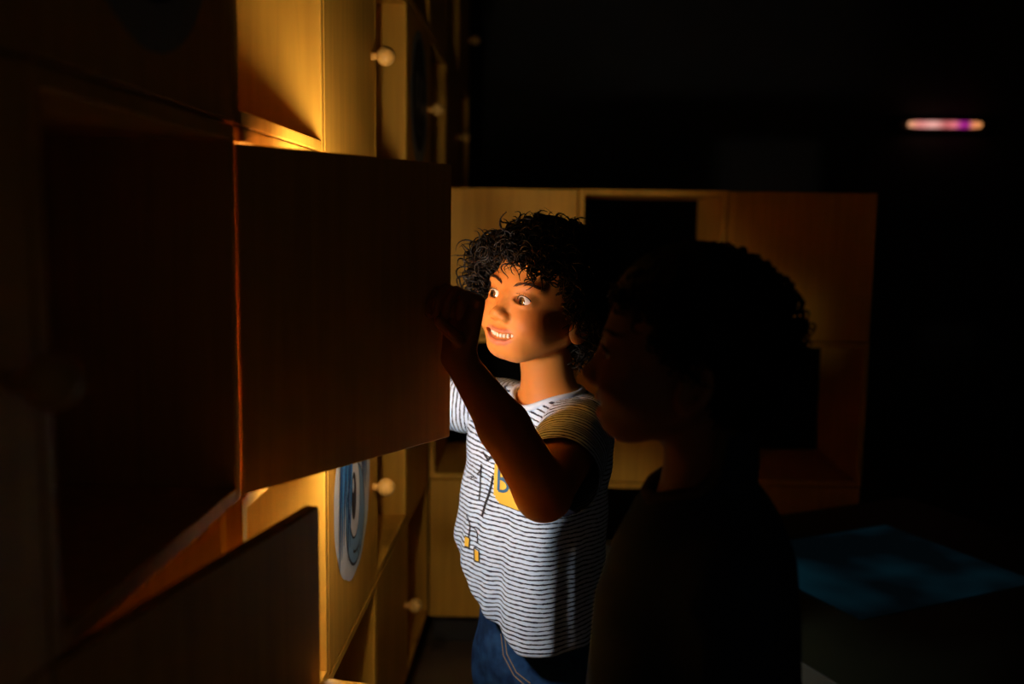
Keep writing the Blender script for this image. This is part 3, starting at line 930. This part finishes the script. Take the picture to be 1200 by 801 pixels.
# collar band
cp = []
ncen = b_neck + np.array([-.006, -.009, -.004])
for i in range(49):
    a = 2 * PI * i / 48
    o = np.array([math.cos(a), math.sin(a), 0.0])
    st_ = ncen + o * .058
    hit = BV.ray_cast(Vector((st_[0], st_[1], 1.0)), Vector((0, 0, -1)))
    z_ = hit[0].z if hit[0] is not None else .90
    cp.append([st_[0], st_[1], z_ + .001])
cp = np.array(cp); cp[:, 2] = np.convolve(np.concatenate([cp[-6:-1, 2], cp[:, 2], cp[1:6, 2]]), np.ones(7) / 7, 'valid')[2:2 + 49]
cp[-1] = cp[0]
link('collar', tubes_mesh('collar', [tube_np(cp - boff, .0062, 8)]), M['collar'], shirt)

# prints on the shirt: strokes pressed onto the fabric from the camera-side chest direction
pdir = np.array([0, 1.0, 0]); pdir /= np.linalg.norm(pdir)
PX = np.array([1.0, 0, 0]); PZ = np.array([0, 0, 1.0])
PO = np.array([.0, 1.20, .0])
def press(uv, lift=.0012):
    p = PO + uv[0] * PX + uv[1] * PZ
    hit = BV.ray_cast(Vector(p + pdir * -.2), Vector(pdir))
    if hit[0] is None: return None
    return np.array(hit[0]) - pdir * lift
def print_strokes(name, strokes, width, m_, lift=.0014):
    Vs = []; Fs = []
    for pts in strokes:
        fine = []
        for i in range(len(pts) - 1):
            n = max(2, int(math.hypot(pts[i + 1][0] - pts[i][0], pts[i + 1][1] - pts[i][1]) / .002))
            for k in range(n): 
                t = k / n; fine.append((pts[i][0] + (pts[i + 1][0] - pts[i][0]) * t, pts[i][1] + (pts[i + 1][1] - pts[i][1]) * t))
        fine.append(pts[-1])
        poly = stroke2d(fine, width); n = len(fine)
        L = [press(p, lift) for p in poly[:n]]; R_ = [press(p, lift) for p in poly[n:][::-1]]
        for i in range(n - 1):
            if any(x is None for x in (L[i], L[i + 1], R_[i], R_[i + 1])): continue
            b = len(Vs); Vs += [L[i], L[i + 1], R_[i + 1], R_[i]]; Fs.append((b, b + 1, b + 2, b + 3))
    if not Vs: return None
    return link(name, mesh_np(name, np.array(Vs) - boff, Fs, smooth=False), m_, shirt)
def print_patch(name, inside, u0, u1, v0, v1, m_, lift=.0009, n=26):
    Vs = []; Fs = []
    us = np.linspace(u0, u1, n); vs = np.linspace(v0, v1, n); idx = {}
    for i in range(n - 1):
        for j in range(n - 1):
            c = ((us[i] + us[i + 1]) / 2, (vs[j] + vs[j + 1]) / 2)
            if not inside(*c): continue
            q = []
            for (a, b) in ((i, j), (i + 1, j), (i + 1, j + 1), (i, j + 1)):
                if (a, b) not in idx:
                    p = press((us[a], vs[b]), lift)
                    if p is None: q = None; break
                    idx[(a, b)] = len(Vs); Vs.append(p)
                q.append(idx[(a, b)])
            if q: Fs.append(tuple(q))
    if not Vs: return None
    return link(name, mesh_np(name, np.array(Vs) - boff, Fs), m_, shirt)
PRINTS = True

# ---- boy's jeans and shoes
J_LEG = B_LEG
def jeans_sdf(P):
    zs = [.40, .46, .525, .57, .66]; cc = [(.325, 1.555)] * 3 + [(.322, 1.553), (.318, 1.551)]
    d, u, v = ell_tower(P, zs, cc, [.118, .117, .112, .106, .104], [.092, .092, .088, .085, .083], tl, tf)
    d = smax(d, P[:, 2] - .660, .004); d = smax(d, .42 - P[:, 2], .03)
    lg = legs(P, *J_LEG, [.070, .060, .048], .02)
    lg = lg - .003 * np.sin(60 * P[:, 2] + 20 * P[:, 0])
    d = smin(d, lg, .03)
    d = d - .0028 * np.sin(55 * P[:, 2] + 30 * u) * (P[:, 2] < .57)
    return smax(d, .045 - P[:, 2], .004)
V2, Q2 = surface_nets(jeans_sdf, (.15, 1.34, .02), (.54, 1.76, .69), .0046)
jeans = link('jeans', mesh_np('jeans', V2 - boff, Q2), M['denim'], boy)
jeans['label'] = 'dark blue denim jeans with tan stitching'
BJ = BVHTree.FromPolygons([tuple(x) for x in V2], [tuple(int(i) for i in q) for q in Q2])
def press_j(p, direction=(.05, 1, 0)):
    hit = BJ.ray_cast(Vector((p[0], 1.1, p[1])), Vector(direction).normalized())
    return None if hit[0] is None else np.array(hit[0]) + np.array([0, -.001, 0])
T = []
for pts in ([(.250, .535), (.256, .505), (.273, .482), (.300, .470)], [(.244, .533), (.250, .501), (.269, .476), (.296, .463)]):
    P3 = []
    for i in range(len(pts) - 1):
        for k in range(8):
            t = k / 8; P3.append(press_j((pts[i][0] + (pts[i + 1][0] - pts[i][0]) * t, pts[i][1] + (pts[i + 1][1] - pts[i][1]) * t)))
    P3 = [p for p in P3 if p is not None]
    if len(P3) > 4: T.append(tube_np(np.array(P3) - boff, .0009, 4))
if T: link('pocket_stitch', tubes_mesh('pocket_stitch', T), M['jeans_stitch'], jeans)
def shoe(parent, an, fdir, off):
    fdir = np.array([fdir[0], fdir[1], 0.0]); fdir /= np.linalg.norm(fdir)
    a = np.array([an[0], an[1], 0])
    def s(P):
        d = cone(P, a + zz * .040 - fdir * .012, a + zz * .032 + fdir * .100, .036, .030)
        d = smin(d, cone(P, a + zz * .05, a + zz * .085, .036, .036), .02)
        return smax(d, .014 - P[:, 2], .003)
    v, q = surface_nets(s, a - np.array([.16, .16, .01]), a + np.array([.16, .16, .14]), .006)
    sh = link('shoe', mesh_np('shoe', v - off, q), M['shoe'], parent)
    def so(P):
        d = cone(P * np.array([1, 1, 0]) + np.array([0, 0, .0]), a - fdir * .012, a + fdir * .102, .039, .034)
        return smax(smax(d, P[:, 2] - .016, .002), .001 - P[:, 2], .001)
    v, q = surface_nets(so, a - np.array([.17, .17, .01]), a + np.array([.17, .17, .03]), .006)
    link('shoe_sole', mesh_np('shoe_sole', v - off, q), M['sole'], sh)
shoe(boy, B_LEG[4], tf, boff); shoe(boy, B_LEG[5], tf, boff)

# shirt prints
if PRINTS:
    pc = (.293, .794)
    def in_patch(a, b):
        x, y = a - pc[0], b - pc[1]
        return (abs(x) / .045) ** 4 + (abs(y - .003 * math.sin(50 * x)) / .036) ** 4 < 1
    print_patch('yellow_print', in_patch, pc[0] - .05, pc[0] + .05, pc[1] - .042, pc[1] + .042, M['yellow'], .0010, 34)
    bx, bz_ = pc[0] - .036, pc[1] - .0165
    B_ = [[(bx, bz_), (bx, bz_ + .035)],
          [(bx, bz_ + .035)] + [(bx + .003 + .010 * math.sin(t), bz_ + .0268 + .0082 * math.cos(t)) for t in np.linspace(.1, PI - .1, 9)] + [(bx, bz_ + .0186)],
          [(bx, bz_ + .0186)] + [(bx + .003 + .0125 * math.sin(t), bz_ + .0093 + .0093 * math.cos(t)) for t in np.linspace(.1, PI - .1, 9)] + [(bx, bz_)]]
    print_strokes('letter_print', B_, .0042, M['blue'], .0022)
    O_ = [[(bx + .033 + .0130 * math.cos(t), bz_ + .0175 + .0165 * math.sin(t)) for t in np.linspace(0, 2 * PI, 25)]]
    print_strokes('letter_print', O_, .0060, M['red'], .0022)
    def X_(*pts): return [(.270 + (x - 592) * .00129, .790 - (y - 575) * .00129) for x, y in pts]
    print_strokes('doodle_print', [X_((559, 545), (563, 549), (567, 553), (572, 547), (578, 537)),
                                   X_((574, 569), (573, 578), (569, 594), (565, 606), (561, 622))], .0034, M['ink'], .0018)
    print_strokes('doodle_print', [X_((558, 560), (557, 575), (557, 590), (556, 606)), X_((552, 575), (556, 570), (559, 562)),
                                   X_((538, 628), (542, 632), (545, 640), (551, 641), (555, 645), (556, 656)), X_((545, 640), (544, 648), (543, 654)),
                                   X_((538, 654), (545, 655), (544, 667), (538, 667)), X_((551, 664), (558, 664), (559, 678), (552, 680), (551, 664))], .0022, M['ink'], .0018)
    for (cx_, cy_) in ((541.5, 661), (555, 672)):
        c_ = X_((cx_, cy_))[0]
        print_patch('doodle_boot_print', lambda a, b: (abs(a - c_[0]) / .0048) ** 4 + (abs(b - c_[1]) / .0085) ** 4 < 1, c_[0] - .006, c_[0] + .006, c_[1] - .010, c_[1] + .010, M['yellow'], .0012, 12)

# ---- the dark child in front
cO = np.array([.474, 1.000, 1.066])
cf = np.array([-.995, .10]); cf /= np.linalg.norm(cf)
c_neck = np.array([.505, .998, .912])
cl = np.array([0.10, -.995]); cfw = np.array([-.995, -.10])
czs = [.45, .56, .62, .70, .80, .86, .905, .93]
ccn = [(.500, .99)] * 3 + [(.495, .99), (.497, .992), (.503, .995), (.506, .997), (.507, .998)]
cA = [.105, .105, .100, .102, .112, .112, .075, .046]
cB = [.085, .085, .088, .088, .086, .078, .055, .042]
C_SHL = np.array([.512, .888, .858]); C_SHR = np.array([.500, 1.102, .858])
C_ELL = np.array([.535, .862, .690]); C_WL = np.array([.505, .850, .520])
C_ELR = np.array([.525, 1.132, .690]); C_WR = np.array([.500, 1.140, .520])
C_HL = hand_chains(C_WL, C_WL + np.array([-.010, .002, -.070]), (1, .1, 0), [(-.1, .25, -.95), (-.1, .5, -.8), (0, .8, -.5)],
                   thumb=[C_WL + np.array([-.014, .004, -.012]), C_WL + np.array([-.034, .010, -.034]), C_WL + np.array([-.040, .014, -.054]), C_WL + np.array([-.040, .018, -.070])], scale=.9)
C_HR = hand_chains(C_WR, C_WR + np.array([-.010, -.002, -.070]), (1, -.1, 0), [(-.1, -.25, -.95), (-.1, -.5, -.8), (0, -.8, -.5)],
                   thumb=[C_WR + np.array([-.014, -.004, -.012]), C_WR + np.array([-.034, -.010, -.034]), C_WR + np.array([-.040, -.014, -.054]), C_WR + np.array([-.040, -.018, -.070])], scale=.9)
C_LEG = (np.array([.505, .935, .48]), np.array([.505, 1.050, .48]), np.array([.492, .930, .28]), np.array([.488, 1.055, .28]), np.array([.510, .925, .07]), np.array([.505, 1.060, .07]))
def c2_body(P):
    d, _, _ = ell_tower(P, czs, ccn, cA, cB, cl, cfw)
    d = smax(d, P[:, 2] - .93, .02); d = smax(d, .44 - P[:, 2], .02)
    d = smin(d, chain(P, [C_SHL, C_ELL, C_WL], [.040, .032, .020], .012), .03)
    d = smin(d, chain(P, [C_SHR, C_ELR, C_WR], [.040, .032, .020], .012), .03)
    for H, w_ in ((C_HL, C_WL), (C_HR, C_WR)):
        nr = ((P - w_) ** 2).sum(1) < .17 ** 2
        if nr.any():
            hd = np.full(len(P), .1); hd[nr] = hand_sdf(P[nr], H); d = smin(d, hd, .010)
    low = P[:, 2] < .62
    if low.any():
        lg = np.full(len(P), .2); lg[low] = legs(P[low], *C_LEG, [.055, .042, .030]); d = smin(d, lg, .02)
    return d
def c2_hair(rng, toW):
    rf = hair_roots(.060, .000, -.070)
    def fn(rng):
        p, nrm, lim = rf(rng)
        fall = np.array([p[0] * 4, -.5, -.8]); fall /= np.linalg.norm(fall)
        return p, nrm, fall
    return curls(fn, 900, toW, rng, length=(.024, .040), hr=(.004, .006), turns=(1.2, 2.0), rad=(.0012, .0018), pts=18)
def c2_cap(Q):
    d = ell(Q, (0, -.012, .036), (.080, .094, .086))
    d = smin(d, ell(Q, (0, -.060, -.026), (.062, .046, .052)), .02)
    cut = np.interp(Q[:, 1], [-.10, -.05, -.012, .012, .045, .075], [-.080, -.080, -.012, .006, .048, .068])
    return smax(d, cut - Q[:, 2], .010)
kid, koff, ktoH, ktoW, kbody = build_person(
    'person', 'child in dark shirt seen from the side as a black silhouette before the back block', 'children at the cabinet wall',
    cO, cf, .05, 0.0, c_neck, c2_body, (.34, .74, .02), (.66, 1.24, 1.21), .0030, 0, dict(seed=11, fn=c2_hair, cap=c2_cap),
    gaze=((-1, .1, .0), (-1, .1, .0)), base=(.36, .15, .06), lip=(.34, .10, .07), scale=1.0)
def c2_shirt(P):
    zs = [.46, .54, .60, .70, .80, .86, .90, .92, .935]
    cs = [(.497, .99)] * 3 + [(.494, .99), (.497, .992), (.503, .995), (.506, .997), (.507, .998), (.507, .998)]
    d, u, v = ell_tower(P, zs, cs, [.128, .128, .126, .126, .124, .122, .108, .082, .058], [.118, .118, .116, .114, .108, .094, .076, .062, .050], cl, cfw)
    d = d - .004 * np.sin(40 * u + 8 * P[:, 2]) * np.clip((.8 - P[:, 2]) / .2, 0, 1)
    d = smax(d, .53 - P[:, 2], .005)
    for a, b in ((C_SHL, C_SHL + (C_ELL - C_SHL) * .72), (C_SHR, C_SHR + (C_ELR - C_SHR) * .72)):
        ax = (b - a) / np.linalg.norm(b - a)
        d = smin(d, smax(cone(P, a, b, .050, .055), ((P - b) @ ax) - .01, .004), .022)
    nkh = cone(P, c_neck + np.array([-.006, 0, .000]), c_neck + np.array([-.012, 0, .07]), .051, .058)
    return smax(d, -nkh, .004)
V3, Q3 = surface_nets(c2_shirt, (.34, .78, .50), (.66, 1.22, .98), .0048)
kshirt = link('dark_shirt', mesh_np('dark_shirt', V3 - koff, Q3), M['navy'], kid)
BK = BVHTree.FromPolygons([tuple(x) for x in V3], [tuple(int(i) for i in q) for q in Q3])
cp = []
for i in range(49):
    a = 2 * PI * i / 48; o = np.array([math.cos(a), math.sin(a), 0.0]); s_ = c_neck + np.array([-.008, 0, 0]) + o * .055
    hit = BK.ray_cast(Vector((s_[0], s_[1], 1.0)), Vector((0, 0, -1)))
    cp.append([s_[0], s_[1], (hit[0].z if hit[0] is not None else .9) + .001])
cp = np.array(cp); cp[-1] = cp[0]
link('collar', tubes_mesh('collar', [tube_np(cp - koff, .0065, 8)]), M['olive'], kshirt)
def c2_pants(P):
    d, u, v = ell_tower(P, [.42, .50, .58], [(.502, .99)] * 3, [.114, .112, .106], [.094, .094, .092], cl, cfw)
    d = smax(d, P[:, 2] - .58, .004); d = smax(d, .44 - P[:, 2], .03)
    d = smin(d, legs(P, *C_LEG, [.068, .056, .046], .02), .03)
    return smax(d, .045 - P[:, 2], .004)
V4, Q4 = surface_nets(c2_pants, (.34, .80, .02), (.66, 1.20, .62), .006)
link('trousers', mesh_np('trousers', V4 - koff, Q4), M['navy'], kid)
shoe(kid, C_LEG[4], cfw, koff); shoe(kid, C_LEG[5], cfw, koff)

# ------------------------------------------------------------------ low touch table with a blue screen
tt = empty('touch_table', (.783, 1.591, 0), .476, 'low dark table with a faint blue glowing screen in its top', 'table')
def part(name, lo, hi, m_, parent, off, bev=.003, rz=0):
    lo = np.asarray(lo, float) - off; hi = np.asarray(hi, float) - off
    return link(name, box_mesh(name, lo, hi, bev), m_, parent)
M['table'] = mat('dark_green_laminate', (.035, .05, .030), .45)
M['edge'] = mat('pale_table_edge', (.10, .11, .09), .6)
def screen_mat():
    m_ = emit_mat('blue_screen', (.02, .16, .24), .035); nt = m_.node_tree
    tc = nd(nt, 'ShaderNodeTexCoord'); n = nd(nt, 'ShaderNodeTexNoise'); n.inputs['Scale'].default_value = 3.5
    cr = nd(nt, 'ShaderNodeValToRGB'); cr.color_ramp.elements[0].position = .38; cr.color_ramp.elements[0].color = (.02, .05, .07, 1)
    cr.color_ramp.elements[1].position = .6; cr.color_ramp.elements[1].color = (.04, .28, .42, 1)
    e = [x for x in nt.nodes if x.type == 'EMISSION'][0]
    nt.links.new(tc.outputs['Object'], n.inputs[0]); nt.links.new(n.outputs['Fac'], cr.inputs[0]); nt.links.new(cr.outputs[0], e.inputs['Color'])
    return m_
M['screen'] = screen_mat()
toff = np.zeros(3)
part('table_top', (.004, -.70, .42), (1.0, .70, .452), M['table'], tt, toff)
for lx, ly in ((.06, -.64), (.89, -.64), (.06, .59), (.89, .59)):
    part('leg', (lx, ly, 0), (lx + .05, ly + .05, .4195), M['black'], tt, toff)
part('edge_strip', (-.004, -.70, .42), (.0035, .70, .456), M['edge'], tt, toff, .001)
part('screen', (.235, .10, .4525), (.74, .52, .456), M['screen'], tt, toff, .001)

# ------------------------------------------------------------------ strip lamp far away
def strip_mat():
    m_ = emit_mat('strip_glow', (1, .5, .4), 1.0); nt = m_.node_tree
    tc = nd(nt, 'ShaderNodeTexCoord'); sp = nd(nt, 'ShaderNodeSeparateXYZ'); mr = nd(nt, 'ShaderNodeMapRange')
    mr.inputs['From Min'].default_value = -.20; mr.inputs['From Max'].default_value = .20
    cr = nd(nt, 'ShaderNodeValToRGB'); el = cr.color_ramp.elements
    el[0].position = 0; el[0].color = (1.0, .48, .20, 1); el[1].position = 1; el[1].color = (1.0, .40, .10, 1)
    for p, c in ((.16, (.78, .24, .22)), (.34, (.95, .46, .40)), (.50, (.55, .12, .12)), (.60, (.85, .20, .22)), (.70, (.40, .02, .26)), (.78, (.30, .01, .20)), (.84, (.85, .26, .12))):
        e_ = el.new(p); e_.color = (*c, 1)
    e = [x for x in nt.nodes if x.type == 'EMISSION'][0]
    nt.links.new(tc.outputs['Object'], sp.inputs[0]); nt.links.new(sp.outputs[0], mr.inputs['Value']); nt.links.new(mr.outputs[0], cr.inputs[0]); nt.links.new(cr.outputs[0], e.inputs['Color'])
    return m_
M['strip'] = strip_mat()
sl_ = empty('strip_lamp', (2.37, 5.195, 1.754), 0, 'small pink and orange glowing strip lamp on the black back wall', 'lamp')
link('housing', box_mesh('housing', (-.23, -.035, -.030), (.23, -.001, .030), .006), M['black'], sl_)
T = []
n = 14
xs = np.linspace(-.185, .185, n); rr = .019 * np.sqrt(np.clip(1 - (xs / .1995) ** 8, .05, 1))
v, q = tube_np(np.stack([xs, np.zeros(n), np.zeros(n)], 1), rr, 14)
df = link('diffuser', mesh_np('diffuser', v, q), M['strip'], sl_); df.location = (0, -.050, 0)
